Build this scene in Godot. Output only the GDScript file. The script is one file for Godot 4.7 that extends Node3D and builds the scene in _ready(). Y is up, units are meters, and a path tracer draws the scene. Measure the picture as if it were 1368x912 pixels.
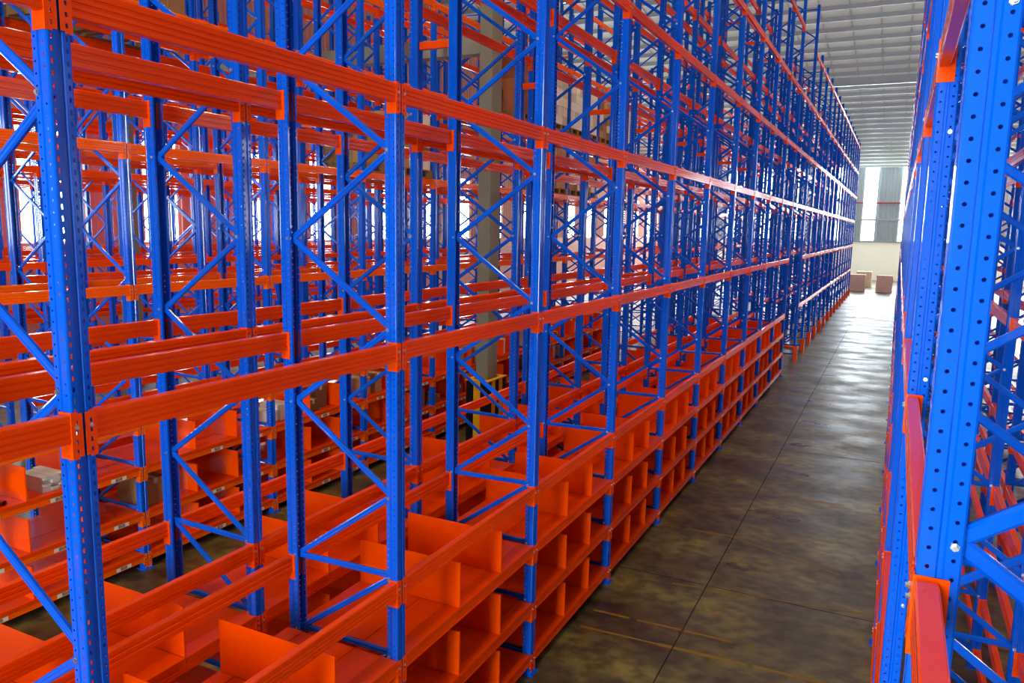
extends Node3D
# A pallet-rack warehouse. x runs across the aisles, y up, -z along the aisles; frames stand every 2 m.

const PITCH := 2.0            # frame spacing along the aisle
const Z1 := 1.749             # distance of the first frame from the camera
const DEPTH := 0.873          # depth of a rack frame
const UW := 0.09              # upright width
const UD := 0.08              # upright depth
const LEVELS := [1.712, 3.189, 4.659, 6.107, 7.571, 9.09]
const SHELVES := [0.19, 0.668, 1.187]
const FAR0 := 24.87           # first frame of the racks beyond the cross passage
const FARN := 15
const ROOF_EAVE := 9.4
const ROOF_SLOPE := 0.12
const WALL_FAR := 72.0
const WALL_LEFT := -20.4
const WALL_RIGHT := 12.0
const WALL_BACK := -9.0
const RIDGE := 22.0

var M := {}                   # materials
var meshes := {}              # shared meshes
var counts := {}
var lamp_n := 0
var rng := RandomNumberGenerator.new()


# ------------------------------------------------------------------ naming
func numbered(parent: Node, called: String) -> String:
	var key := str(parent.get_instance_id()) + called
	var n: int = counts.get(key, 0)
	counts[key] = n + 1
	return called if n == 0 else "%s_%03d" % [called, n]


func put(called: String, mesh: Mesh, mat: Material, parent: Node, at := Vector3.ZERO, turn := 0.0) -> MeshInstance3D:
	var o := MeshInstance3D.new()
	o.name = numbered(parent, called)
	o.mesh = mesh
	if mat:
		o.material_override = mat
	o.position = at
	o.rotation.y = turn
	parent.add_child(o, true)
	return o


func thing(called: String, label: String, category: String, at := Vector3.ZERO, group := "") -> Node3D:
	var o := Node3D.new()
	o.name = numbered(self, called)
	o.position = at
	add_child(o, true)
	tag(o, label, category, group)
	return o


func tag(o: Node, label: String, category: String, group := "") -> void:
	o.set_meta("label", label)
	o.set_meta("category", category)
	if group != "":
		o.set_meta("group", group)


func copy_of(src: Node3D, at: Vector3, turn := 0.0, label := "", group := "") -> Node3D:
	var base := str(src.name).rstrip("0123456789").trim_suffix("_")
	var o: Node3D = src.duplicate()
	o.name = numbered(self, base)
	add_child(o, true)
	o.position = at
	o.rotation.y = turn
	if label != "":
		o.set_meta("label", label)
	if group != "":
		o.set_meta("group", group)
	return o


func struct(called: String, mesh: Mesh, mat: Material, at := Vector3.ZERO, parent: Node = self) -> MeshInstance3D:
	var o := put(called, mesh, mat, parent, at)
	o.set_meta("kind", "structure")
	return o


# ------------------------------------------------------------------ shapes
func begin() -> SurfaceTool:
	var st := SurfaceTool.new()
	st.begin(Mesh.PRIMITIVE_TRIANGLES)
	st.set_smooth_group(-1)
	return st


func done(st: SurfaceTool) -> ArrayMesh:
	st.generate_normals()
	return st.commit()


func quad(st: SurfaceTool, a: Vector3, b: Vector3, c: Vector3, d: Vector3, n: Vector3, uv := [Vector2(0, 0), Vector2(1, 0), Vector2(1, 1), Vector2(0, 1)]) -> void:
	var p := [a, b, c, d]
	var order := [0, 1, 2, 0, 2, 3]
	if (b - a).cross(c - a).dot(n) > 0.0:
		order = [0, 2, 1, 0, 3, 2]
	for i in order:
		st.set_uv(uv[i])
		st.add_vertex(p[i])


func box(st: SurfaceTool, lo: Vector3, hi: Vector3) -> void:
	var a := lo
	var b := hi
	quad(st, Vector3(a.x, a.y, a.z), Vector3(b.x, a.y, a.z), Vector3(b.x, b.y, a.z), Vector3(a.x, b.y, a.z), Vector3(0, 0, -1))
	quad(st, Vector3(a.x, a.y, b.z), Vector3(b.x, a.y, b.z), Vector3(b.x, b.y, b.z), Vector3(a.x, b.y, b.z), Vector3(0, 0, 1))
	quad(st, Vector3(a.x, a.y, a.z), Vector3(a.x, b.y, a.z), Vector3(a.x, b.y, b.z), Vector3(a.x, a.y, b.z), Vector3(-1, 0, 0))
	quad(st, Vector3(b.x, a.y, a.z), Vector3(b.x, b.y, a.z), Vector3(b.x, b.y, b.z), Vector3(b.x, a.y, b.z), Vector3(1, 0, 0))
	quad(st, Vector3(a.x, a.y, a.z), Vector3(b.x, a.y, a.z), Vector3(b.x, a.y, b.z), Vector3(a.x, a.y, b.z), Vector3(0, -1, 0))
	quad(st, Vector3(a.x, b.y, a.z), Vector3(b.x, b.y, a.z), Vector3(b.x, b.y, b.z), Vector3(a.x, b.y, b.z), Vector3(0, 1, 0))


func box_mesh(lo: Vector3, hi: Vector3) -> ArrayMesh:
	var st := begin()
	box(st, lo, hi)
	return done(st)


# a profile (counter-clockwise in ax, ay) drawn out along dir; uv.x runs round the profile, uv.y along it in units of v_unit
func sweep(st: SurfaceTool, prof: Array, closed: bool, o: Vector3, ax: Vector3, ay: Vector3, dir: Vector3, length: float, caps := true, v_unit := 1.0) -> void:
	var n := prof.size()
	var total := 0.0
	var lim := n if closed else n - 1
	for i in lim:
		total += (prof[(i + 1) % n] - prof[i]).length()
	var run := 0.0
	for i in lim:
		var a: Vector2 = prof[i]
		var b: Vector2 = prof[(i + 1) % n]
		var e := b - a
		var nn := ax * e.y - ay * e.x
		var p := o + ax * a.x + ay * a.y
		var q := o + ax * b.x + ay * b.y
		var u0 := run / total
		run += e.length()
		var u1 := run / total
		var v := length / v_unit
		quad(st, p, q, q + dir * length, p + dir * length, nn, [Vector2(u0, 0), Vector2(u1, 0), Vector2(u1, v), Vector2(u0, v)])
	if caps and closed:
		var pts := PackedVector2Array(prof)
		var tri := Geometry2D.triangulate_polygon(pts)
		for end in 2:
			var off := dir * (length * end)
			var want := dir * (1.0 if end == 1 else -1.0)
			for t in range(0, tri.size(), 3):
				var v3 := []
				for j in 3:
					var w: Vector2 = pts[tri[t + j]]
					v3.append(o + ax * w.x + ay * w.y + off)
				if (v3[1] - v3[0]).cross(v3[2] - v3[0]).dot(want) > 0.0:
					v3 = [v3[0], v3[2], v3[1]]
				for j in 3:
					st.set_uv(Vector2(0.5, 0.5))
					st.add_vertex(v3[j])


func bolt_shape(st: SurfaceTool, at: Vector3, axis: Vector3, r: float, h: float) -> void:
	var u := axis.cross(Vector3(0.3, 0.9, 0.2)).normalized()
	var w := axis.cross(u).normalized()
	for ring in [[r * 1.5, 0.0, h * 0.35], [r, h * 0.35, h]]:
		var prof := []
		for i in 6:
			var t := TAU * i / 6.0
			prof.append(Vector2(cos(t), sin(t)) * ring[0])
		if u.cross(w).dot(axis) < 0.0:
			w = -w
		sweep(st, prof, true, at + axis * ring[1], u, w, axis, ring[2] - ring[1])


# ------------------------------------------------------------------ materials
func paint(c: Color, rough := 0.28, spec := 0.38) -> StandardMaterial3D:
	var m := StandardMaterial3D.new()
	m.albedo_color = c
	m.roughness = rough
	m.metallic_specular = spec
	m.cull_mode = BaseMaterial3D.CULL_DISABLED
	return m


func noise_tex(freq: float, oct: int, c0: Color, c1: Color, size := 512, sd := 1, lo := 0.25, hi := 0.75) -> NoiseTexture2D:
	var n := FastNoiseLite.new()
	n.noise_type = FastNoiseLite.TYPE_SIMPLEX_SMOOTH
	n.frequency = freq
	n.fractal_octaves = oct
	n.seed = sd
	var t := NoiseTexture2D.new()
	t.width = size
	t.height = size
	t.seamless = true
	t.noise = n
	var g := Gradient.new()
	g.offsets = PackedFloat32Array([lo, hi])
	g.colors = PackedColorArray([c0, c1])
	t.color_ramp = g
	return t


func normal_tex(freq: float, strength: float, size := 256, sd := 5) -> NoiseTexture2D:
	var n := FastNoiseLite.new()
	n.frequency = freq
	n.fractal_octaves = 3
	n.seed = sd
	var t := NoiseTexture2D.new()
	t.width = size
	t.height = size
	t.seamless = true
	t.as_normal_map = true
	t.bump_strength = strength
	t.noise = n
	return t


# holes punched through the upright: one pitch of the pattern, u across the unfolded sheet
func hole_texture(us: Array) -> ImageTexture:
	var w := 1024
	var h := 64
	var im := Image.create(w, h, false, Image.FORMAT_RGBA8)
	im.fill(Color(1, 1, 1, 1))
	var total := upright_length()
	for hole in us:                                   # [u in metres, v in metres, half width, half height]
		for y in h:
			for x in w:
				var du := (x + 0.5) / w * total - float(hole[0])
				var dv := (y + 0.5) / h * 0.04 - float(hole[1])
				dv -= 0.04 * round(dv / 0.04)
				if pow(absf(du) / float(hole[2]), float(hole[4])) + pow(absf(dv) / float(hole[3]), float(hole[4])) < 1.0:
					im.set_pixel(x, y, Color(1, 1, 1, 0))
	return ImageTexture.create_from_image(im)


func upright_profile() -> Array:
	var half := [Vector2(-UD, -0.028), Vector2(-UD, -0.041), Vector2(-UD + 0.004, -0.045), Vector2(-0.050, -0.045), Vector2(-0.046, -0.0405), Vector2(-0.038, -0.0405), Vector2(-0.034, -0.045), Vector2(-0.009, -0.045), Vector2(-0.0045, -0.0438), Vector2(-0.0012, -0.0405), Vector2(0, -0.036), Vector2(0, -0.013), Vector2(-0.007, -0.008)]
	var out := half.duplicate()
	for i in range(half.size() - 1, -1, -1):
		out.append(Vector2(half[i].x, -half[i].y))
	return out


func upright_length() -> float:
	var p := upright_profile()
	var s := 0.0
	for i in p.size() - 1:
		s += (p[i + 1] - p[i]).length()
	return s


func make_materials() -> void:
	var blue := Color(0.0, 0.345, 0.82)
	var orange := Color(0.96, 0.29, 0.0)
	M.blue = paint(blue, 0.15, 0.4)
	M.orange = paint(orange, 0.15, 0.28)
	M.orange_second = paint(Color(0.97, 0.38, 0.02), 0.15, 0.28)
	M.deck = paint(Color(0.88, 0.25, 0.0), 0.15, 0.28)
	M.blue.normal_enabled = true
	M.blue.normal_texture = normal_tex(0.02, 1.2)
	M.blue.normal_scale = 0.25
	M.blue.uv1_triplanar = true
	M.blue.uv1_scale = Vector3(3, 3, 3)
	var p := upright_profile()
	var total := upright_length()
	var holes := []
	var run := 0.0
	for i in p.size() - 1:
		var a: Vector2 = p[i]
		var b: Vector2 = p[i + 1]
		for c in [[Vector2(-0.064, -0.045), 0.02, 0.0042, 0.0042, 2.0], [Vector2(-0.019, -0.045), 0.0, 0.0042, 0.0042, 2.0], [Vector2(-0.064, 0.045), 0.02, 0.0042, 0.0042, 2.0], [Vector2(-0.019, 0.045), 0.0, 0.0042, 0.0042, 2.0], [Vector2(0, -0.028), 0.02, 0.0042, 0.0090, 3.0], [Vector2(0, 0.028), 0.02, 0.0042, 0.0090, 3.0]]:
			var t: float = (c[0] - a).dot(b - a) / (b - a).length_squared()
			if t > 0.0 and t <= 1.0 and (a.lerp(b, t) - c[0]).length() < 0.001:
				holes.append([run + t * (b - a).length(), c[1], c[2], c[3], c[4]])
		run += (b - a).length()
	M.upright = paint(blue, 0.13, 0.42)
	M.upright.albedo_texture = hole_texture(holes)
	M.upright.transparency = BaseMaterial3D.TRANSPARENCY_ALPHA_SCISSOR
	M.upright.alpha_scissor_threshold = 0.5
	M.bolt = paint(Color(0.75, 0.75, 0.72), 0.3)
	M.bolt.metallic = 0.9
	M.tagged = paint(Color(0.8, 0.78, 0.68), 0.6)
	M.shelf_tag = paint(Color(1, 1, 1), 0.6)
	var ti := Image.create(128, 32, false, Image.FORMAT_RGBA8)
	ti.fill(Color(0.85, 0.83, 0.74))
	var tr := RandomNumberGenerator.new()
	tr.seed = 8
	var tx := 12
	while tx < 112:
		var tw := tr.randi_range(5, 9)
		ti.fill_rect(Rect2i(tx, 9, tw, 14), Color(0.25, 0.17, 0.14))
		ti.fill_rect(Rect2i(tx + 2, tr.randi_range(11, 17), tw - 3, 3), Color(0.75, 0.7, 0.62))
		tx += tw + 2
	M.shelf_tag.albedo_texture = ImageTexture.create_from_image(ti)
	M.wood = paint(Color(0.55, 0.4, 0.22), 0.8)
	M.wood_red = paint(Color(0.86, 0.68, 0.58), 0.8)
	M.wood_light = paint(Color(0.85, 0.75, 0.6), 0.8)
	M.carton = [paint(Color(0.62, 0.45, 0.27), 0.7), paint(Color(0.7, 0.52, 0.33), 0.7), paint(Color(0.5, 0.35, 0.2), 0.7), paint(Color(0.85, 0.82, 0.75), 0.7)]
	M.wrapped = [paint(Color(0.88, 0.86, 0.78), 0.3), paint(Color(0.76, 0.73, 0.64), 0.3), paint(Color(0.92, 0.91, 0.86), 0.25)]
	M.brown = [paint(Color(0.55, 0.3, 0.16), 0.6), paint(Color(0.62, 0.36, 0.2), 0.6)]
	M.gold = paint(Color(0.62, 0.48, 0.2), 0.5)
	M.yellow = paint(Color(0.95, 0.68, 0.05), 0.45)
	M.black = paint(Color(0.03, 0.03, 0.03), 0.5)
	M.concrete = paint(Color(0.52, 0.51, 0.43), 0.7)
	M.girder = paint(Color(0.56, 0.55, 0.48), 0.6)
	M.roof = paint(Color(0.83, 0.88, 0.83), 0.5)
	M.purlin = paint(Color(0.66, 0.68, 0.68), 0.4)
	M.clad = paint(Color(0.55, 0.58, 0.6), 0.5)
	M.clad_red = paint(Color(0.8, 0.55, 0.47), 0.6)
	M.block = paint(Color(0.94, 0.93, 0.86), 0.8)
	M.pipe = paint(Color(0.6, 0.12, 0.08), 0.5)
	M.window = paint(Color(0.9, 0.93, 0.95), 0.4)
	M.window.emission_enabled = true
	M.window.emission = Color(0.92, 0.97, 1.0)
	M.window.emission_energy_multiplier = 20.0
	M.lamp = paint(Color(1, 1, 1), 0.4)
	M.lamp.emission_enabled = true
	M.lamp.emission = Color(1.0, 0.86, 0.55)
	M.lamp.emission_energy_multiplier = 12.0
	M.paper = paint(Color(0.75, 0.72, 0.66), 0.8)
	M.red_tube = paint(Color(0.6, 0.03, 0.03), 0.3)
	# concrete floor: broad stains under fine grain
	var f := StandardMaterial3D.new()
	f.albedo_color = Color(1, 1, 1)
	f.albedo_texture = noise_tex(0.005, 6, Color(0.29, 0.225, 0.14), Color(0.52, 0.46, 0.21), 1024, 3, 0.2, 0.8)
	f.roughness = 1.0
	f.roughness_texture = noise_tex(0.01, 5, Color(0.27, 0.27, 0.27), Color(0.52, 0.52, 0.52), 512, 9, 0.1, 0.9)
	f.uv1_triplanar = true
	f.uv1_world_triplanar = true
	f.uv1_scale = Vector3(0.12, 0.2, 0.17)
	f.detail_enabled = true
	f.detail_albedo = noise_tex(0.03, 5, Color(0.58, 0.52, 0.55), Color(1, 1, 1), 1024, 21, 0.05, 0.7)
	f.detail_blend_mode = BaseMaterial3D.BLEND_MODE_MUL
	f.metallic_specular = 0.5
	M.floor = f
	M.line = paint(Color(0.52, 0.39, 0.08), 0.55)
	M.joint = paint(Color(0.12, 0.1, 0.08), 0.8)


# ------------------------------------------------------------------ rack pieces
func upright_mesh(h: float) -> ArrayMesh:
	var key := "upright%.2f" % h
	if not meshes.has(key):
		var st := begin()
		sweep(st, upright_profile(), false, Vector3(0, 0.01, 0), Vector3(1, 0, 0), Vector3(0, 0, -1), Vector3(0, 1, 0), h - 0.01, false, 0.04)
		meshes[key] = done(st)
	return meshes[key]


func base_plate_mesh() -> ArrayMesh:
	if not meshes.has("base"):
		var st := begin()
		box(st, Vector3(-0.10, 0, -0.065), Vector3(0.03, 0.01, 0.065))
		box(st, Vector3(-0.075, 0.01, -0.05), Vector3(0.006, 0.07, -0.0455))
		box(st, Vector3(-0.075, 0.01, 0.0455), Vector3(0.006, 0.07, 0.05))
		meshes.base = done(st)
	return meshes.base


func bolts_mesh(ys: Array) -> ArrayMesh:
	var key := "bolts" + str(ys)
	if not meshes.has(key):
		var st := begin()
		for y in ys:
			bolt_shape(st, Vector3(-0.064, y, 0.0452), Vector3(0, 0, 1), 0.008, 0.009)
			bolt_shape(st, Vector3(-0.064, y, -0.0452), Vector3(0, 0, -1), 0.006, 0.012)
		meshes[key] = done(st)
	return meshes[key]


func brace_profile() -> Array:
	return [Vector2(-0.019, -0.006), Vector2(-0.012, -0.012), Vector2(0.012, -0.012), Vector2(0.019, -0.006), Vector2(0.019, 0.006), Vector2(0.012, 0.012), Vector2(0.004, 0.012), Vector2(0.002, 0.009), Vector2(-0.005, 0.009), Vector2(-0.007, 0.012), Vector2(-0.012, 0.012), Vector2(-0.019, 0.006)]


func brace_shape(st: SurfaceTool, a: Vector3, b: Vector3) -> void:
	var d := (b - a).normalized()
	var side := Vector3(0, 0, 1).cross(d).normalized()
	sweep(st, brace_profile(), true, a - d * 0.012, side, Vector3(0, 0, 1), d, (b - a).length() + 0.024)


func brace_mesh(dx: float, dy: float) -> ArrayMesh:
	var key := "brace%.3f_%.3f" % [dx, dy]
	if not meshes.has(key):
		var st := begin()
		brace_shape(st, Vector3.ZERO, Vector3(dx, dy, 0))
		meshes[key] = done(st)
	return meshes[key]


# braces of a frame as [x, y, x, y]; the aisle side is at x = 0 and the frame reaches to x = -DEPTH
func brace_lines(h: float) -> Array:
	var xo := -0.066
	var xi := -DEPTH + 0.066
	var out := []
	for y in [0.18, 0.69, 1.2]:
		out.append([xi, y, xo, y])
	out.append([xi, 1.705, xo, 1.72])
	for y in [0.18, 0.69, 1.2]:
		out.append([xi, y - 0.01, xo, y + 0.51])
	var yo := 2.23
	while yo < h - 0.75:
		out.append([xi, yo - 0.515, xo, yo])
		out.append([xi, yo + 0.515, xo, yo])
		yo += 1.03
	out.append([xi, h - 0.12, xo, h - 0.12])
	return out


func bolt_heights(h: float, outer: bool) -> Array:
	var ys := [0.69, 1.2, 1.715]
	var y := 2.23 if outer else 2.745
	while y < h - 0.3:
		ys.append(y)
		y += 1.03
	return ys


func beam_profile(hh: float) -> Array:
	# x: 0 is the aisle face, going back to -0.045; y: 0 top
	var t := -0.006
	var b := -0.006 - hh
	var g := hh / 0.106
	var back := []
	for r in [0.030, 0.064]:
		back.append_array([Vector2(-0.045, t - (r - 0.002) * g), Vector2(-0.040, t - (r + 0.002) * g), Vector2(-0.040, t - (r + 0.010) * g), Vector2(-0.045, t - (r + 0.014) * g)])
	var out := [Vector2(-0.045, t - 0.004)]
	out.append_array(back)
	out.append_array([Vector2(-0.045, b + 0.004), Vector2(-0.041, b), Vector2(-0.004, b), Vector2(0, b + 0.004)])
	for r in [0.086, 0.062, 0.038]:
		out.append_array([Vector2(0, t - r * g), Vector2(-0.005, t - (r - 0.003) * g), Vector2(-0.005, t - (r - 0.008) * g), Vector2(0, t - (r - 0.011) * g)])
	out.append_array([Vector2(0, t - 0.005), Vector2(-0.004, t), Vector2(-0.041, t)])
	return out


func beam_mesh(length: float, hh: float) -> ArrayMesh:
	var key := "beam%.3f_%.3f" % [length, hh]
	if not meshes.has(key):
		var st := begin()
		sweep(st, beam_profile(hh), true, Vector3(0.001, 0, 0), Vector3(1, 0, 0), Vector3(0, 1, 0), Vector3(0, 0, -1), length)
		meshes[key] = done(st)
	return meshes[key]


# the angle plate at a beam's end: one leg on the side of the upright, one on its front. z = 0 is the upright's side, +z goes towards its middle
func connector_shape(st: SurfaceTool, z: float, s: float) -> void:
	var w := 0.0395
	var z0 := minf(z - 0.004 * s, z)
	var z1 := maxf(z - 0.004 * s, z)
	box(st, Vector3(-0.062, -0.172, z0), Vector3(0.0045, 0, z1))
	# front leg with four slots left open
	var prof := []
	var za := z
	var zb := z + w * s
	var x0 := 0.0005
	var x1 := 0.0045
	var cut := [0.0, -0.030, -0.046, -0.066, -0.082, -0.102, -0.118, -0.138, -0.154, -0.172]
	var lo := za + 0.012 * s
	var hi := za + 0.022 * s
	box(st, Vector3(x0, -0.172, minf(za, lo)), Vector3(x1, 0, maxf(za, lo)))
	box(st, Vector3(x0, -0.165, minf(hi, zb)), Vector3(x1, -0.007, maxf(hi, zb)))
	for i in range(0, cut.size(), 2):
		box(st, Vector3(x0, cut[i + 1], minf(lo, hi)), Vector3(x1, cut[i], maxf(lo, hi)))


func connector_mesh(s: float) -> ArrayMesh:
	var key := "connector%d" % int(s)
	if not meshes.has(key):
		var st := begin()
		connector_shape(st, 0.0, s)
		meshes[key] = done(st)
	return meshes[key]


func connector_bolt_mesh(s: float) -> ArrayMesh:
	var key := "cbolt%d" % int(s)
	if not meshes.has(key):
		var st := begin()
		bolt_shape(st, Vector3(0.0045, -0.056, 0.017 * s), Vector3(1, 0, 0), 0.0055, 0.009)
		meshes[key] = done(st)
	return meshes[key]


func far_beam_mesh(length: float) -> ArrayMesh:
	var key := "farbeam%.3f" % length
	if not meshes.has(key):
		var st := begin()
		sweep(st, beam_profile(0.106), true, Vector3(0.001, 0, -0.004), Vector3(1, 0, 0), Vector3(0, 1, 0), Vector3(0, 0, -1), length - 0.008)
		for e in 2:
			var z := 0.0 if e == 0 else -length
			var s := 1.0 if e == 0 else -1.0
			box(st, Vector3(-0.056, -0.172, minf(z, z - 0.004 * s)), Vector3(0.0045, 0, maxf(z, z - 0.004 * s)))
			box(st, Vector3(0.0005, -0.172, minf(z, z + 0.0395 * s)), Vector3(0.0045, 0, maxf(z, z + 0.0395 * s)))
		meshes[key] = done(st)
	return meshes[key]


func deck_mesh(w: float) -> ArrayMesh:
	# a formed sheet tray: four strips with creases between them and a lip folded over the beam; z from 0 to -w, x from 0 back to -DEPTH
	var key := "deck%.3f" % w
	if not meshes.has(key):
		var st := begin()
		var xs := [0.004, -0.12, -0.33, -0.54, -0.75, -DEPTH - 0.004]
		for i in xs.size() - 1:
			box(st, Vector3(xs[i + 1] + 0.002, -0.012, -w), Vector3(xs[i] - 0.002, 0.0 + (0.002 if i % 2 == 0 else 0.0), 0))
		box(st, Vector3(0.002, -0.04, -w), Vector3(0.005, 0.0, 0))
		box(st, Vector3(-DEPTH - 0.005, -0.04, -w), Vector3(-DEPTH - 0.002, 0.0, 0))
		meshes[key] = done(st)
	return meshes[key]


func divider_mesh() -> ArrayMesh:
	if not meshes.has("divider"):
		var st := begin()
		box(st, Vector3(-DEPTH + 0.004, 0, -0.003), Vector3(-0.002, 0.335, 0))
		box(st, Vector3(-DEPTH + 0.02, 0, -0.035), Vector3(-0.02, 0.003, -0.003))
		box(st, Vector3(-DEPTH + 0.004, 0, -0.022), Vector3(-DEPTH + 0.007, 0.335, -0.003))
		box(st, Vector3(-0.005, 0, -0.014), Vector3(-0.002, 0.335, -0.003))
		meshes.divider = done(st)
	return meshes.divider


func label_mesh() -> ArrayMesh:
	if not meshes.has("label"):
		var st := begin()
		box(st, Vector3(0.001, -0.085, -0.18), Vector3(0.0025, -0.045, 0))
		meshes.label = done(st)
	return meshes.label


# One run of racking. xr is the x of its right-hand face; zs its frame distances; outer tells which face carries the frame's aisle side (+1 right, -1 left).
# bays: list of [z0, z1, levels, shelves]
func rack(label: String, xr: float, zs: Array, tall: Array, bays: Array, outer: int, o := {}) -> Node3D:
	var r := thing("pallet_rack", label, "pallet rack", Vector3(xr - DEPTH / 2.0, 0, -float(zs[0])))
	var x0 := -r.position.x
	var z_off := float(zs[0])
	var near: bool = o.get("near", false)
	var orange: Material = o.get("orange", M.orange)
	var xl := xr - DEPTH
	for i in zs.size():
		var z := float(zs[i])
		var h: float = 10.35 if i in tall else 9.35
		for side in [1, -1]:
			var at := Vector3((xr if side == 1 else xl) + x0, 0, z_off - z)
			var turn := 0.0 if side == 1 else PI
			var u := put("upright", upright_mesh(h), M.upright, r, at, turn)
			put("base_plate", base_plate_mesh(), M.blue, u)
			if near:
				var b := put("bolts", bolts_mesh(bolt_heights(h, side == outer)), M.bolt, u)
				b.set_meta("kind", "stuff")
		var lines := brace_lines(h)
		var at0 := Vector3((xr if outer == 1 else xl) + x0, 0, z_off - z)
		var turn0 := 0.0 if outer == 1 else PI
		if near:
			for l in lines:
				var p := Vector3(l[0], l[1], 0).rotated(Vector3.UP, turn0)
				put("brace", brace_mesh(l[2] - l[0], l[3] - l[1]), M.blue, r, at0 + p, turn0)
		else:
			var key := "bracing%.2f" % h
			if not meshes.has(key):
				var st := begin()
				for l in lines:
					brace_shape(st, Vector3(l[0], l[1], 0), Vector3(l[2], l[3], 0))
				meshes[key] = done(st)
			put("bracing", meshes[key], M.blue, r, at0, turn0)
		if o.get("spacers", false):
			for y in [5.36, 8.3]:
				put("row_spacer", spacer_mesh(), orange, r, Vector3(xl + x0, y, z_off - z))
		if o.get("guards", false):
			put("upright_guard", guard_mesh(), M.orange, r, Vector3(xr + x0, 0, z_off - z))
	for bay in bays:
		var za := float(bay[0]) + UW / 2.0
		var zb := float(bay[1]) - UW / 2.0
		var length := zb - za
		var all := []
		for y in bay[2]:
			all.append([y, 0.106])
		if bay[3]:
			for y in SHELVES:
				all.append([y, 0.088])
		for lv in all:
			for side in [1, -1]:
				var at := Vector3((xr if side == 1 else xl) + x0, lv[0], z_off - (za if side == 1 else zb))
				var turn := 0.0 if side == 1 else PI
				if near:
					var b := put("beam", beam_mesh(length - 0.008, lv[1]), orange, r, at + Vector3(0, 0, -0.004 * side), turn)
					var c0 := put("connector", connector_mesh(1.0), orange, b, Vector3(0, 0, 0.004))
					put("connector", connector_mesh(-1.0), orange, b, Vector3(0, 0, -length + 0.004))
					put("bolt", connector_bolt_mesh(1.0), M.bolt, b, Vector3(0, 0, 0.004))
					put("bolt", connector_bolt_mesh(-1.0), M.bolt, b, Vector3(0, 0, -length + 0.004))
					if o.get("tags", false) and bay[3] and side == 1 and lv[0] < 1.3:
						for j in 3:
							var tz := -0.24 - 0.66 * j
							put("shelf_label", label_mesh(), M.shelf_tag, b, Vector3(0, 0, tz))
				else:
					put("beam", far_beam_mesh(length), orange, r, at, turn)
		if bay[3] and o.get("decks", false):
			for y in SHELVES:
				for j in 3:
					var off := [0.05, 0.725, 1.365][j] as float
					var w := [0.668, 0.632, 0.585][j] as float
					put("shelf_deck", deck_mesh(w), M.deck, r, Vector3(xr + x0, y + 0.004, z_off - float(bay[0]) - off))
				if o.get("dividers", false):
					for off in [0.72, 1.36]:
						put("divider", divider_mesh(), M.orange, r, Vector3(xr + x0, y + 0.007, z_off - float(bay[0]) - off))
	return r


func spacer_mesh() -> ArrayMesh:
	if not meshes.has("spacer"):
		meshes.spacer = box_mesh(Vector3(-0.296, -0.03, -0.02), Vector3(-0.001, 0.03, 0.02))
	return meshes.spacer


func guard_mesh() -> ArrayMesh:
	if not meshes.has("guard"):
		var st := begin()
		box(st, Vector3(0.02, 0.0, -0.075), Vector3(0.05, 0.42, 0.075))
		box(st, Vector3(-0.06, 0.0, 0.06), Vector3(0.05, 0.42, 0.075))
		box(st, Vector3(-0.06, 0.0, -0.075), Vector3(0.05, 0.42, -0.06))
		meshes.guard = done(st)
	return meshes.guard


func frames(k0: int, k1: int, shift := 0.0) -> Array:
	var out := []
	for k in range(k0, k1 + 1):
		out.append(Z1 + (k - 1) * PITCH + shift)
	return out


func near_bays(zs: Array, shelves: bool) -> Array:
	var out := []
	for i in zs.size() - 1:
		out.append([zs[i], zs[i + 1], LEVELS, shelves])
	return out


func far_run(label: String, xr: float, outer: int, last_near: float, o := {}) -> Node3D:
	var zs := []
	for i in FARN:
		zs.append(FAR0 + i * PITCH)
	var bays := []
	for i in FARN - 1:
		bays.append([zs[i], zs[i + 1], LEVELS, false])
	# the beams that bridge the cross passage above head height
	bays.append([last_near, FAR0, [4.659, 6.107, 7.571], false])
	return rack(label, xr, zs, [0], bays, outer, o)


# ------------------------------------------------------------------ building
func roof_y(z: float) -> float:
	# z: distance along the aisle
	if z > RIDGE:
		return ROOF_EAVE + ROOF_SLOPE * (WALL_FAR - z)
	return ROOF_EAVE + ROOF_SLOPE * (WALL_FAR - RIDGE) - ROOF_SLOPE * (RIDGE - z)


func corrugated(along: Vector3, out: Vector3, length: float, h: float, pitch := 0.25, deep := 0.035) -> ArrayMesh:
	var st := begin()
	var prof := []
	var x := 0.0
	while x < length - 0.001:
		for s in [[0.0, 0.0], [0.55, 0.0], [0.65, 1.0], [0.9, 1.0]]:
			var xx: float = x + s[0] * pitch
			if xx < length:
				prof.append(Vector2(xx, s[1] * deep))
		x += pitch
	prof.append(Vector2(length, 0))
	sweep(st, prof, false, Vector3.ZERO, along, out, Vector3.UP, h, false)
	return done(st)


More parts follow.
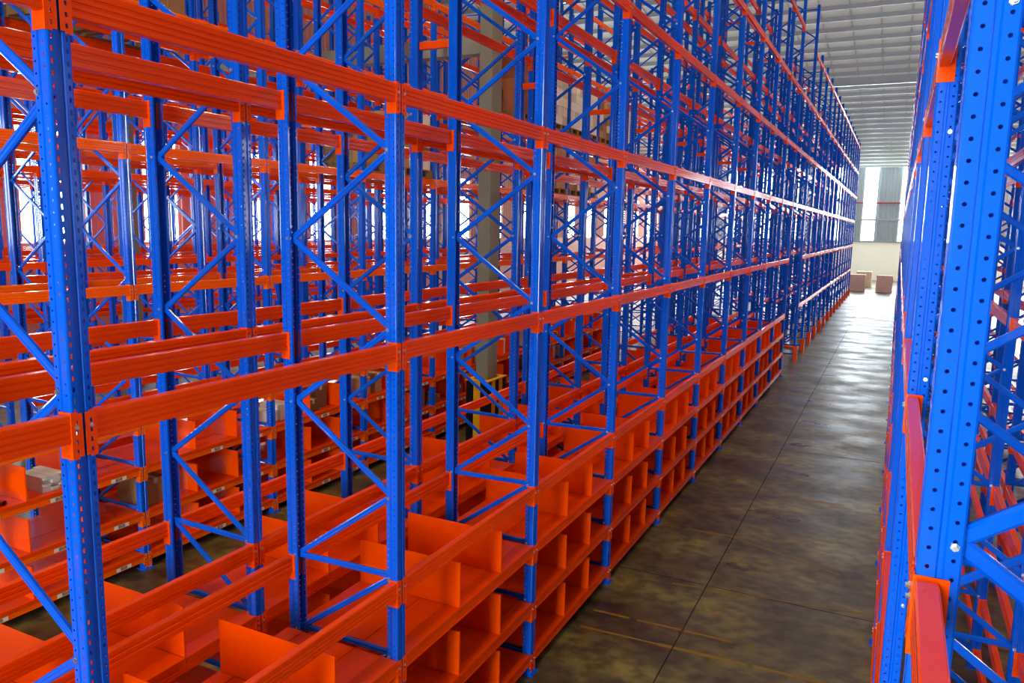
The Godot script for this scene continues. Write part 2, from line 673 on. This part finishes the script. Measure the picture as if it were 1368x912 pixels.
func build_shell() -> void:
	var w := WALL_RIGHT - WALL_LEFT
	var len_z := WALL_FAR - WALL_BACK
	var cx := (WALL_LEFT + WALL_RIGHT) / 2.0
	var fl := struct("floor", box_mesh(Vector3(WALL_LEFT, -0.2, -WALL_FAR), Vector3(WALL_RIGHT, 0, -WALL_BACK)), M.floor)
	fl.set_meta("label", "stained grey concrete warehouse floor with saw-cut joints")
	# saw-cut joints
	for jx in [-1.59, -6.0, 2.9, -10.6]:
		put("floor_joint", box_mesh(Vector3(jx - 0.006, 0, -WALL_FAR), Vector3(jx + 0.006, 0.0015, -WALL_BACK)), M.joint, fl)
	var jz := -4.0
	while jz < WALL_FAR:
		put("floor_joint", box_mesh(Vector3(WALL_LEFT, 0, -jz - 0.003), Vector3(WALL_RIGHT, 0.0015, -jz + 0.003)), M.joint, fl)
		jz += 6.1
	# worn yellow lines across the main aisle
	for ln in [[-2.5, 6.71, -0.1, 6.82, 0.06], [-2.5, 7.08, -0.9, 7.13, 0.05], [-2.4, 8.0, 0.0, 8.34, 0.04], [-2.5, 9.7, -1.5, 9.76, 0.05], [-1.7, 9.77, -0.3, 9.2, 0.04], [-2.5, 11.6, -0.4, 11.7, 0.05], [-2.5, 14.1, -1.2, 14.15, 0.05]]:
		var st := begin()
		var a := Vector3(ln[0], 0, -ln[1])
		var b := Vector3(ln[2], 0, -ln[3])
		var d := (b - a).normalized()
		var n := d.cross(Vector3.UP) * float(ln[4]) * 0.5
		var run := (b - a).length()
		var at := 0.0
		while at < run:
			var piece := minf(rng.randf_range(0.1, 0.45), run - at)
			var wob := rng.randf_range(0.4, 1.0)
			quad(st, a + d * at + n * wob + Vector3(0, 0.0012, 0), a + d * (at + piece) + n * wob + Vector3(0, 0.0012, 0), a + d * (at + piece) - n * wob + Vector3(0, 0.0012, 0), a + d * at - n * wob + Vector3(0, 0.0012, 0), Vector3.UP)
			at += piece + (rng.randf_range(0.02, 0.15) if rng.randf() < 0.25 else 0.0)
		put("painted_line", done(st), M.line, fl)
	# roof sheets, purlins and laps
	var ridge_y := roof_y(RIDGE)
	var st := begin()
	for seg in [[WALL_BACK, RIDGE], [RIDGE, WALL_FAR]]:
		var ya := roof_y(seg[0])
		var yb := roof_y(seg[1])
		quad(st, Vector3(WALL_LEFT, ya, -seg[0]), Vector3(WALL_RIGHT, ya, -seg[0]), Vector3(WALL_RIGHT, yb, -seg[1]), Vector3(WALL_LEFT, yb, -seg[1]), Vector3.DOWN)
		quad(st, Vector3(WALL_LEFT, ya + 0.15, -seg[0]), Vector3(WALL_RIGHT, ya + 0.15, -seg[0]), Vector3(WALL_RIGHT, yb + 0.15, -seg[1]), Vector3(WALL_LEFT, yb + 0.15, -seg[1]), Vector3.UP)
	var roof := struct("ceiling", done(st), M.roof)
	roof.set_meta("label", "underside of the silver sheet roof on closely set purlins")
	var pm := begin()
	sweep(pm, [Vector2(-0.035, -0.2), Vector2(0.035, -0.2), Vector2(0.035, -0.185), Vector2(0.006, -0.185), Vector2(0.006, 0.0), Vector2(-0.006, 0.0), Vector2(-0.006, -0.185), Vector2(-0.035, -0.185)], true, Vector3.ZERO, Vector3(0, 0, 1), Vector3(0, 1, 0), Vector3(-1, 0, 0), w)
	var purlin := done(pm)
	var z := WALL_BACK + 0.6
	while z < WALL_FAR - 0.2:
		put("purlin", purlin, M.purlin, roof, Vector3(WALL_RIGHT, roof_y(z), -z))
		z += 1.31
	var x := WALL_LEFT + 0.6
	while x < WALL_RIGHT:
		var rs := begin()
		for seg in [[WALL_BACK, RIDGE], [RIDGE, WALL_FAR]]:
			var pa := Vector3(x, roof_y(seg[0]), -seg[0])
			var pb := Vector3(x, roof_y(seg[1]), -seg[1])
			var d := (pb - pa)
			sweep(rs, [Vector2(-0.015, -0.03), Vector2(0.015, -0.03), Vector2(0.015, 0.0), Vector2(-0.015, 0.0)], true, pa, Vector3(1, 0, 0), Vector3(0, 1, 0), d.normalized(), d.length(), false)
		put("sheet_lap", done(rs), M.purlin, roof)
		x += 1.22
	# rafters under the purlins
	for rz in [47.0, 24.0, 4.0]:
		var ry := roof_y(rz) - 0.2
		var rf := begin()
		box(rf, Vector3(WALL_LEFT, ry - 0.42, -rz - 0.01), Vector3(WALL_RIGHT, ry, -rz + 0.01))
		box(rf, Vector3(WALL_LEFT, ry - 0.44, -rz - 0.1), Vector3(WALL_RIGHT, ry - 0.42, -rz + 0.1))
		put("rafter", done(rf), M.purlin, roof)
	# far end wall: rendered blockwork below, ribbed cladding with daylight panels above
	struct("wall_end", box_mesh(Vector3(WALL_LEFT, 0, -WALL_FAR - 0.2), Vector3(WALL_RIGHT, 3.2, -WALL_FAR)), M.block).set_meta("label", "cream rendered block wall at the far end")
	struct("trim_1", box_mesh(Vector3(WALL_LEFT, 3.16, -WALL_FAR), Vector3(WALL_RIGHT, 3.28, -WALL_FAR + 0.09)), M.clad)
	struct("wall_end_upper", box_mesh(Vector3(WALL_LEFT, 3.2, -WALL_FAR - 0.25), Vector3(WALL_RIGHT, ROOF_EAVE + 0.2, -WALL_FAR - 0.12)), M.clad)
	var n := 1
	var px := -2.93 - 2.78 * 6
	var last := WALL_LEFT
	while px < WALL_RIGHT - 1.0:
		clad_strip(Vector3(last, 3.28, -WALL_FAR), Vector3(1, 0, 0), Vector3(0, 0, 1), px - last, ROOF_EAVE - 3.28, M.clad, "wall_end_cladding")
		window_panel(n, Vector3(px, 3.3, -WALL_FAR), Vector3(1, 0, 0), Vector3(0, 0, 1), 0.97, 6.1)
		last = px + 0.97
		px += 2.78
		n += 1
	clad_strip(Vector3(last, 3.28, -WALL_FAR), Vector3(1, 0, 0), Vector3(0, 0, 1), WALL_RIGHT - last, ROOF_EAVE - 3.28, M.clad, "wall_end_cladding")
	struct("trim_2", box_mesh(Vector3(WALL_LEFT, 4.96, -WALL_FAR + 0.02), Vector3(WALL_RIGHT, 5.1, -WALL_FAR + 0.1)), M.clad)
	var pipe := put("sprinkler_pipe", box_mesh(Vector3(WALL_LEFT + 0.1, 6.36, -WALL_FAR + 0.12), Vector3(WALL_RIGHT - 0.1, 6.45, -WALL_FAR + 0.2)), M.pipe, self)
	tag(pipe, "thin red pipe running along the far end wall across the windows", "pipe")
	# left wall
	struct("wall_left", box_mesh(Vector3(WALL_LEFT - 0.2, 0, -WALL_FAR), Vector3(WALL_LEFT, 3.2, -WALL_BACK)), M.clad_red)
	struct("wall_left_upper", box_mesh(Vector3(WALL_LEFT - 0.25, 3.2, -WALL_FAR), Vector3(WALL_LEFT - 0.12, 16.0, -WALL_BACK)), M.clad_red)
	var pz := -6.0
	var lastz := WALL_BACK
	while pz < WALL_FAR - 2.0:
		left_clad(lastz, pz, 3.25, 16.0)
		window_panel(n, Vector3(WALL_LEFT, 3.25, -pz), Vector3(0, 0, -1), Vector3(1, 0, 0), 1.2, 3.0)
		left_clad(pz, pz + 1.2, 6.25, 16.0)
		lastz = pz + 1.2
		pz += 3.7
		n += 1
	left_clad(lastz, WALL_FAR, 3.25, 16.0)
	# right and back walls
	for i in 10:
		window_panel(n, Vector3(WALL_RIGHT, 3.25, -(6.0 + i * 6.6)), Vector3(0, 0, -1), Vector3(-1, 0, 0), 1.2, 4.0)
		n += 1
	struct("wall_right", box_mesh(Vector3(WALL_RIGHT, 0, -WALL_FAR), Vector3(WALL_RIGHT + 0.2, 16.0, -WALL_BACK)), M.clad_red)
	struct("wall_back", box_mesh(Vector3(WALL_LEFT, 0, -WALL_BACK), Vector3(WALL_RIGHT, 13.0, -WALL_BACK + 0.2)), M.clad)
	for bx in [-3.5]:
		window_panel(n, Vector3(bx, 1.2, -WALL_BACK), Vector3(1, 0, 0), Vector3(0, 0, -1), 3.0, 6.5)
		n += 1


func clad_strip(at: Vector3, along: Vector3, out: Vector3, length: float, h: float, mat: Material, called: String) -> void:
	if length < 0.05:
		return
	var o := struct(called, corrugated(along, out, length, h), mat, at)


func left_clad(za: float, zb: float, y0: float, y1: float) -> void:
	clad_strip(Vector3(WALL_LEFT, y0, -za), Vector3(0, 0, -1), Vector3(1, 0, 0), zb - za, y1 - y0, M.clad_red, "wall_left_cladding")


func window_panel(n: int, at: Vector3, along: Vector3, out: Vector3, wide: float, high: float) -> void:
	var key := "pane%.2f_%.2f_%s" % [wide, high, along]
	if not meshes.has(key):
		meshes[key] = corrugated(along, out, wide, high)
	var o := struct("window_%d" % n, meshes[key], M.window, at)
	var l := AreaLight3D.new()
	l.name = "window_light_%d" % n
	l.area_size = Vector2(wide, high)
	l.light_color = Color(0.9, 0.96, 1.0)
	l.light_energy = window_energy(out)
	l.shadow_enabled = true
	l.area_range = 90.0
	add_child(l)
	l.position = at + along * wide * 0.5 + Vector3.UP * high * 0.5 + out * 0.08
	l.basis = Basis.looking_at(out, Vector3.UP)


func window_energy(out: Vector3) -> float:
	if out.z > 0.5:
		return E_END
	if out.z < -0.5:
		return E_BACK
	return E_LEFT if out.x > 0.5 else E_RIGHT


const E_END := 68.0
const E_RIGHT := 28.0
const E_LEFT := 14.0
const E_BACK := 250.0
const E_LAMP := 30.0


func high_bay_lamp(x: float, z: float, label: String) -> void:
	var y := roof_y(z) - 1.75
	var o := thing("high_bay_lamp", label, "ceiling lamp", Vector3(x, y, -z), "high bay lamps under the roof")
	var st := begin()
	var prev := []
	for ring in [[0.08, 0.35], [0.1, 0.2], [0.2, 0.1], [0.27, 0.0]]:
		var cur := []
		for i in 16:
			var t := TAU * i / 16.0
			cur.append(Vector3(cos(t) * ring[0], ring[1], sin(t) * ring[0]))
		if prev:
			for i in 16:
				var nn: Vector3 = cur[i] * Vector3(1, 0, 1)
				quad(st, prev[i], prev[(i + 1) % 16], cur[(i + 1) % 16], cur[i], nn)
		prev = cur
	put("lamp_shade", done(st), M.girder, o)
	var dk := begin()
	for i in 16:
		var t0 := TAU * i / 16.0
		var t1 := TAU * (i + 1) / 16.0
		quad(dk, Vector3(0, 0.02, 0), Vector3(cos(t0) * 0.25, 0.02, sin(t0) * 0.25), Vector3(cos(t1) * 0.25, 0.02, sin(t1) * 0.25), Vector3(0, 0.02, 0), Vector3.DOWN)
	put("lamp_lens", done(dk), M.lamp, o)
	put("stem", box_mesh(Vector3(-0.01, 0.35, -0.01), Vector3(0.01, 1.2, 0.01)), M.girder, o)
	var l := SpotLight3D.new()
	l.name = "lamp_light"
	l.light_color = Color(1.0, 0.88, 0.62)
	l.light_energy = E_LAMP if x < -3.0 else E_LAMP * 0.4
	l.light_size = 0.25
	l.spot_angle = 75.0
	l.spot_range = 60.0
	l.spot_attenuation = 2.0
	l.shadow_enabled = true
	o.add_child(l)
	l.position = Vector3(0, -0.05, 0)
	l.rotation_degrees.x = -90.0


func build_column(x: float, z: float, label: String, guarded: bool) -> void:
	var c := thing("building_column", label, "column", Vector3(x, 0, -z))
	c.set_meta("kind", "thing")
	var st := begin()
	var hgt := roof_y(z) - 0.6
	sweep(st, [Vector2(-0.11, -0.19), Vector2(0.11, -0.19), Vector2(0.12, -0.18), Vector2(0.12, 0.18), Vector2(0.11, 0.19), Vector2(-0.11, 0.19), Vector2(-0.12, 0.18), Vector2(-0.12, -0.18)], true, Vector3.ZERO, Vector3(1, 0, 0), Vector3(0, 0, -1), Vector3.UP, hgt)
	put("shaft", done(st), M.concrete, c)
	if guarded:
		# four-sided collar of upright yellow and black boards under a yellow rim
		var g := thing("column_guard", "yellow and black striped guard standing around the foot of the grey column", "column guard", Vector3(x, 0, -z))
		var faces := [[Vector3(-0.21, 0, 0.35), Vector3(1, 0, 0), Vector3(0, 0, 1), 3], [Vector3(0.21, 0, 0.35), Vector3(0, 0, -1), Vector3(1, 0, 0), 5], [Vector3(-0.21, 0, -0.35), Vector3(1, 0, 0), Vector3(0, 0, -1), 3], [Vector3(-0.21, 0, 0.35), Vector3(0, 0, -1), Vector3(-1, 0, 0), 5]]
		for f in faces:
			for j in int(f[3]):
				var gs := begin()
				sweep(gs, [Vector2(j * 0.14, 0.0), Vector2(j * 0.14 + 0.14, 0.0), Vector2(j * 0.14 + 0.136, 0.014), Vector2(j * 0.14 + 0.004, 0.014)], true, f[0], f[1], f[2], Vector3.UP, 1.13)
				put("guard_board", done(gs), M.black if j % 2 == 0 else M.yellow, g)
		put("guard_rim", guard_rim(), M.yellow, g)


func guard_rim() -> ArrayMesh:
	var st := begin()
	box(st, Vector3(-0.235, 1.13, 0.25), Vector3(0.235, 1.15, 0.375))
	box(st, Vector3(-0.235, 1.13, -0.375), Vector3(0.235, 1.15, -0.25))
	box(st, Vector3(-0.235, 1.13, -0.25), Vector3(-0.15, 1.15, 0.25))
	box(st, Vector3(0.15, 1.13, -0.25), Vector3(0.235, 1.15, 0.25))
	return done(st)


func tube_mesh(pts: Array, r: float) -> ArrayMesh:
	var st := begin()
	var prev := []
	for i in pts.size():
		var d: Vector3 = (pts[mini(i + 1, pts.size() - 1)] - pts[maxi(i - 1, 0)]).normalized()
		var u := d.cross(Vector3(0, 0, 1) if absf(d.z) < 0.8 else Vector3(0, 1, 0)).normalized()
		var w := d.cross(u)
		var cur := []
		for j in 8:
			var t := TAU * j / 8.0
			cur.append(pts[i] + (u * cos(t) + w * sin(t)) * r)
		if prev:
			for j in 8:
				var mid: Vector3 = (cur[j] + cur[(j + 1) % 8]) * 0.5 - pts[i]
				quad(st, prev[j], prev[(j + 1) % 8], cur[(j + 1) % 8], cur[j], mid)
		prev = cur
	return done(st)


# ------------------------------------------------------------------ goods
func pallet(mat: Material, label: String, group: String, at: Vector3, wx := 1.0, wz := 1.2) -> Node3D:
	var o := thing("pallet", label, "pallet", at, group)
	for i in 7:
		var x0 := -wx / 2 + i * (wx - 0.1) / 6.0
		put("deck_board", box_mesh(Vector3(x0, 0.118, -wz / 2), Vector3(x0 + 0.1, 0.138, wz / 2)), mat, o)
	for i in 3:
		var z0 := -wz / 2 + i * (wz - 0.1) / 2.0
		put("stringer", box_mesh(Vector3(-wx / 2, 0.02, z0), Vector3(wx / 2, 0.118, z0 + 0.1)), mat, o)
	for i in 3:
		var x0 := -wx / 2 + i * (wx - 0.1) / 2.0
		put("bottom_board", box_mesh(Vector3(x0, 0, -wz / 2), Vector3(x0 + 0.1, 0.02, wz / 2)), mat, o)
	return o


func goods_stack(mats: Array, label: String, group: String, at: Vector3, wx: float, wz: float, nx: int, nz: int, ny: int, h: float, called := "stacked_load") -> Node3D:
	var o := thing(called, label, "carton stack", at, group)
	var dx := wx / nx
	var dz := wz / nz
	var dy := h / ny
	var key := "carton%.3f_%.3f_%.3f" % [dx, dy, dz]
	if not meshes.has(key):
		var st := begin()
		var b := 0.006
		var hx := dx / 2 - 0.004
		var hz := dz / 2 - 0.004
		sweep(st, [Vector2(-hx, -hz + b), Vector2(-hx + b, -hz), Vector2(hx - b, -hz), Vector2(hx, -hz + b), Vector2(hx, hz - b), Vector2(hx - b, hz), Vector2(-hx + b, hz), Vector2(-hx, hz - b)], true, Vector3.ZERO, Vector3(1, 0, 0), Vector3(0, 0, -1), Vector3.UP, dy - 0.004)
		meshes[key] = done(st)
	for j in ny:
		for i in nx:
			for k in nz:
				if i > 0 and i < nx - 1 and k > 0 and k < nz - 1 and j < ny - 1:
					continue
				var jit := Vector3(rng.randf_range(-0.006, 0.006), 0, rng.randf_range(-0.006, 0.006))
				put("carton", meshes[key], mats[rng.randi() % mats.size()], o, Vector3(-wx / 2 + (i + 0.5) * dx, j * dy, -wz / 2 + (k + 0.5) * dz) + jit)
	return o


func carton(at: Vector3, size: Vector3, mat: Material, label: String, group := "", turn := 0.0) -> Node3D:
	var o := thing("carton", label, "carton", at, group)
	var st := begin()
	box(st, Vector3(-size.x / 2, 0, -size.z / 2), Vector3(size.x / 2, size.y, size.z / 2))
	put("carton_body", done(st), mat, o)
	put("tape", box_mesh(Vector3(-size.x / 2 - 0.001, size.y - 0.06, -0.025), Vector3(size.x / 2 + 0.001, size.y + 0.001, 0.025)), M.tagged, o)
	o.rotation.y = turn
	return o


func _ready() -> void:
	rng.seed = 41
	# ---- camera, sky, exposure
	var cam := Camera3D.new()
	cam.name = "camera"
	cam.fov = 47.616
	cam.position = Vector3(0, 3.8717, 0)
	cam.rotation_order = EULER_ORDER_YXZ
	cam.rotation_degrees = Vector3(-8.427, 26.256, 1.111)
	cam.near = 0.02
	cam.far = 300.0
	add_child(cam)
	cam.current = true
	var we := WorldEnvironment.new()
	we.name = "world_environment"
	var env := Environment.new()
	env.background_mode = Environment.BG_SKY
	var sky := Sky.new()
	var sm := ProceduralSkyMaterial.new()
	sm.sky_top_color = Color(0.55, 0.68, 0.85)
	sm.sky_horizon_color = Color(0.85, 0.9, 0.95)
	sm.ground_bottom_color = Color(0.4, 0.4, 0.38)
	sm.ground_horizon_color = Color(0.8, 0.82, 0.82)
	sky.sky_material = sm
	env.sky = sky
	env.tonemap_mode = Environment.TONE_MAPPER_LINEAR
	env.tonemap_exposure = 0.70
	env.sdfgi_enabled = true
	env.ssao_enabled = true
	env.ssil_enabled = true
	we.environment = env
	add_child(we)

	make_materials()
	build_shell()
	lamp_n = 0
	for lz in [2.0, 10.0, 18.0, 27.0]:
		high_bay_lamp(-1.25, lz, "round high bay lamp above the main aisle, %s from the near end" % ORD[lamp_n])
		lamp_n += 1
	lamp_n = 0
	for lz in [3.0, 11.0, 19.0, 28.0, 38.0]:
		high_bay_lamp(-5.9, lz, "round high bay lamp above the stocked aisle, %s from the near end" % ORD[lamp_n])
		lamp_n += 1
	lamp_n = 0
	for lz in [12.0, 22.0]:
		high_bay_lamp(-10.6, lz, "round high bay lamp above the third aisle, %s from the near end" % ORD[lamp_n])
		lamp_n += 1

	# ---- racking
	var XA := -2.577
	var zsA := frames(0, 11)
	var nA := zsA.size() - 1
	rack("blue and orange rack with divided bin shelves lining the left of the main aisle", XA, zsA, [nA], near_bays(zsA, true), 1, {"near": true, "decks": true, "dividers": true, "spacers": true})
	far_run("tall blue rack with orange foot guards at the far left of the main aisle", XA, 1, zsA[nA], {"guards": true})
	var XB := -3.75
	rack("blue and orange rack standing back to back with the bin shelves beside the main aisle", XB, zsA, [nA], near_bays(zsA, true), -1, {"near": true, "decks": true, "dividers": true})
	far_run("tall blue rack back to back behind the far rack with orange foot guards", XB, -1, zsA[nA])
	var XC := -7.25
	var zsC := frames(2, 11, -0.17)
	var nC := zsC.size() - 1
	rack("rack with labelled bin shelves full of stock across the second aisle", XC, zsC, [nC], near_bays(zsC, true), 1, {"near": true, "decks": true, "dividers": true, "tags": true, "spacers": true, "orange": M.orange_second})
	far_run("far rack of the second aisle seen through the rack with foot guards", XC, 1, zsC[nC])
	var XD := -8.42
	var zsD := frames(3, 11, -0.17)
	rack("rack standing back to back behind the stocked bin shelves", XD, zsD, [zsD.size() - 1], near_bays(zsD, true), -1, {"decks": true})
	far_run("far rack behind the second aisle seen only in slivers", XD, -1, zsD[-1])
	var XE := -11.94
	var zsE := frames(3, 11, -0.1)
	rack("rack facing the third aisle from the main aisle", XE, zsE, [zsE.size() - 1], near_bays(zsE, false), 1)
	var XF := -13.11
	rack("rack back to back with the one facing the third aisle", XF, zsE, [zsE.size() - 1], near_bays(zsE, false), -1)
	var XG := -16.63
	var zsG := frames(4, 12, 0.0)
	rack("rack before the reddish window wall, facing away from it", XG, zsG, [zsG.size() - 1], near_bays(zsG, false), 1)
	rack("rack standing close to the reddish window wall and facing its windows", -17.8, zsG, [zsG.size() - 1], near_bays(zsG, false), -1)
	# right of the aisle
	var XR := 0.085 + DEPTH
	rack("blue rack standing close on the right of the main aisle", XR, zsA, [nA], near_bays(zsA, true), -1, {"near": true})
	far_run("far continuation of the rack on the right of the main aisle", XR, -1, zsA[nA])
	var XR2 := XR + 0.3 + DEPTH
	var zsR := frames(2, 11)
	rack("rack glimpsed behind the close blue rack on the right", XR2, zsR, [zsR.size() - 1], near_bays(zsR, true), 1)
	far_run("far rack behind the one on the right of the main aisle", XR2, 1, zsR[-1])

	build_column(-6.55, 12.25, "grey square building column rising beside the stocked shelves", true)
	build_column(-16.0, 12.25, "brownish grey building column beyond the third aisle", false)
	var g := put("tie_girder", box_mesh(Vector3(-15.87, 6.82, -12.45), Vector3(-6.68, 7.12, -12.2)), M.girder, self)
	tag(g, "grey horizontal girder running between the two building columns", "girder")
	build_stock()


const ORD := ["first", "second", "third", "fourth", "fifth", "sixth", "seventh", "eighth", "ninth", "tenth", "eleventh", "twelfth", "thirteenth", "fourteenth", "fifteenth", "sixteenth"]


func pile(p: Node3D, where: String, count: int) -> void:
	for i in range(1, count):
		var place: String = "topmost" if i == count - 1 else ORD[i] + " from the floor"
		copy_of(p, p.position + Vector3(rng.randf_range(-0.02, 0.02), 0.139 * i, rng.randf_range(-0.02, 0.02)), 0.0, "%s, %s" % [where, place])


func build_stock() -> void:
	# pallets in three piles in front of the end wall
	var w1 := "reddish pallet in the pile standing alone before the cream wall"
	var w2 := "reddish pallet in the pile beside the far end of the racking"
	var w3 := "pale pallet in the rearmost pile by the cream wall"
	pile(pallet(M.wood_red, w1 + ", lowest", "pallets piled alone before the cream wall", Vector3(-0.66, 0, -57.95)), w1, 8)
	pile(pallet(M.wood_red, w2 + ", lowest", "pallets piled beside the end of the left rack", Vector3(-2.35, 0, -58.0)), w2, 8)
	pile(pallet(M.wood_light, w3 + ", lowest", "pallets piled behind the one beside the left rack", Vector3(-2.1, 0, -63.0)), w3, 8)

	# bent tube guarding the end of the far rack
	var pts := [Vector3(-3.45, 0, -24.45), Vector3(-3.45, 0.34, -24.45)]
	for i in 5:
		var t := PI / 2 * (i + 1) / 6.0
		pts.append(Vector3(-3.35 - cos(t) * 0.1, 0.34 + sin(t) * 0.1, -24.45))
	for i in 6:
		var t := PI / 2 * i / 5.0
		pts.append(Vector3(-2.65 + sin(t) * 0.1, 0.34 + cos(t) * 0.1, -24.45))
	pts.append(Vector3(-2.55, 0, -24.45))
	var tube := put("end_guard", tube_mesh(pts, 0.04), M.orange, self)
	tag(tube, "bent red tube barrier guarding the foot of the far rack at the cross passage", "barrier")
	# thin conduit dropping from the roof before the end wall
	var rod := put("roof_conduit", box_mesh(Vector3(-1.02, 9.45, -60.05), Vector3(-0.98, roof_y(60.0) - 0.2, -60.0)), M.purlin, self)
	tag(rod, "thin pale conduit hanging from the roof before the end wall", "conduit")

	# loads standing on the upper beams of the racks across the second aisle
	var kinds := {"pale": [M.wrapped, "pale film wrapped cartons", 1.02], "brown": [M.brown, "reddish brown cartons", 1.05], "tan": [M.carton, "tan cardboard cartons", 0.9], "gold": [[M.gold, M.carton[0]], "yellow and tan packs", 0.42]}
	var xc := -7.25 - DEPTH / 2.0
	var xd := -8.42 - DEPTH / 2.0
	var list := []
	for z in [10.1, 11.04]:
		list.append([xc, 4.659, z, "gold" if z < 10.5 else "tan", "fourth level"])
	for z in [6.1, 7.04]:
		list.append([xd, 6.107, z, "gold", "fifth level at the back"])
	for z in [15.05, 16.1]:
		list.append([xc, 6.107, z, "brown", "fifth level"])
	for i in 6:
		list.append([xc, 6.107, 17.05 + (i / 2) * 2.0 + (1.05 if i % 2 else 0.0), "pale" if i != 3 else "tan", "fifth level"])
	for z in [17.05, 18.1, 19.05]:
		list.append([xc, 4.659, z, "tan", "fourth level further off"])
	var tally := {}
	for it in list:
		var kd: Array = kinds[it[3]]
		var key: String = kd[1] + it[4]
		var n: int = tally.get(key, 0)
		tally[key] = n + 1
		var where: String = "%s, %s load along" % [it[4], ORD[n]]
		var y := float(it[1]) - 0.003
		var pw := 0.88
		var p := pallet(M.wood, "wooden pallet under %s, rack %s" % [kd[1], where], "pallets on the upper beams", Vector3(it[0], y, -float(it[2])), DEPTH + 0.02, pw)
		goods_stack(kd[0], "%s on a pallet, rack %s" % [kd[1], where], "loads on the upper beams", Vector3(it[0], y + 0.139, -float(it[2])), DEPTH - 0.03, pw - 0.04, 3, 3, maxi(2, int(round(float(kd[2]) / 0.2))), kd[2])

	# stock in the bins across the second aisle
	var s3 := 1.187 + 0.0065
	var s2 := 0.668 + 0.0065
	# a bundle of flat boards, several sheets slipped
	var bd := thing("board_bundle", "bundle of pale cut boards lying on a red shelf beside the bolted upright", "board bundle", Vector3(-7.53, s3, -4.64))
	for j in 3:
		for k in 7:
			var off := rng.randf_range(-0.03, 0.03)
			put("board", box_mesh(Vector3(-0.2, 0, -0.12 + j * 0.083), Vector3(0.2, 0.021, -0.12 + j * 0.083 + 0.078)), M.paper, bd, Vector3(off, k * 0.0215, 0))
	for k in 6:
		var tb := put("red_tube", tube_mesh([Vector3(-0.38, 0.028, 0), Vector3(0.38, 0.028, 0)], 0.027), M.red_tube, self, Vector3(-7.68, s3 + (0.05 if k > 3 else 0.0), -3.9 - (k % 4) * 0.075 - (0.037 if k > 3 else 0.0)))
		tag(tb, "glossy red tube lying with others in an open bin, %s along" % ORD[k], "tube", "red tubes in the open bin")
	for k in range(3, 11):
		var zf := Z1 + (k - 1) * PITCH - 0.17
		var bayn := [0, 0]
		for cell in 3:
			var z0: float = zf + [0.09, 0.78, 1.42][cell]
			for lv in 2:
				if k == 3 and lv == 0:
					continue
				if rng.randf() < (0.62 if lv == 0 else 0.5):
					var yy := s3 if lv == 0 else s2
					var m := rng.randi_range(1, 3)
					var zz := z0
					for c in m:
						var sz := Vector3(rng.randf_range(0.3, 0.5), rng.randf_range(0.12, 0.34 if lv == 1 else 0.38), rng.randf_range(0.15, 0.27))
						if zz + sz.z > z0 + 0.5:
							break
						var mi := rng.randi() % 4
						var tone: String = ["tan", "light tan", "dark brown", "off-white"][mi]
						carton(Vector3(-7.28 - sz.x / 2 - rng.randf_range(0.02, 0.15), yy, -zz - sz.z / 2), sz, M.carton[mi], "%s carton on the %s stocked bin shelf, %s bay, %s from its near end" % [tone, "upper" if lv == 0 else "middle", ORD[k - 3], ORD[bayn[lv]]], "cartons in the labelled bins", 0.0)
						bayn[lv] += 1
						zz += sz.z + 0.015
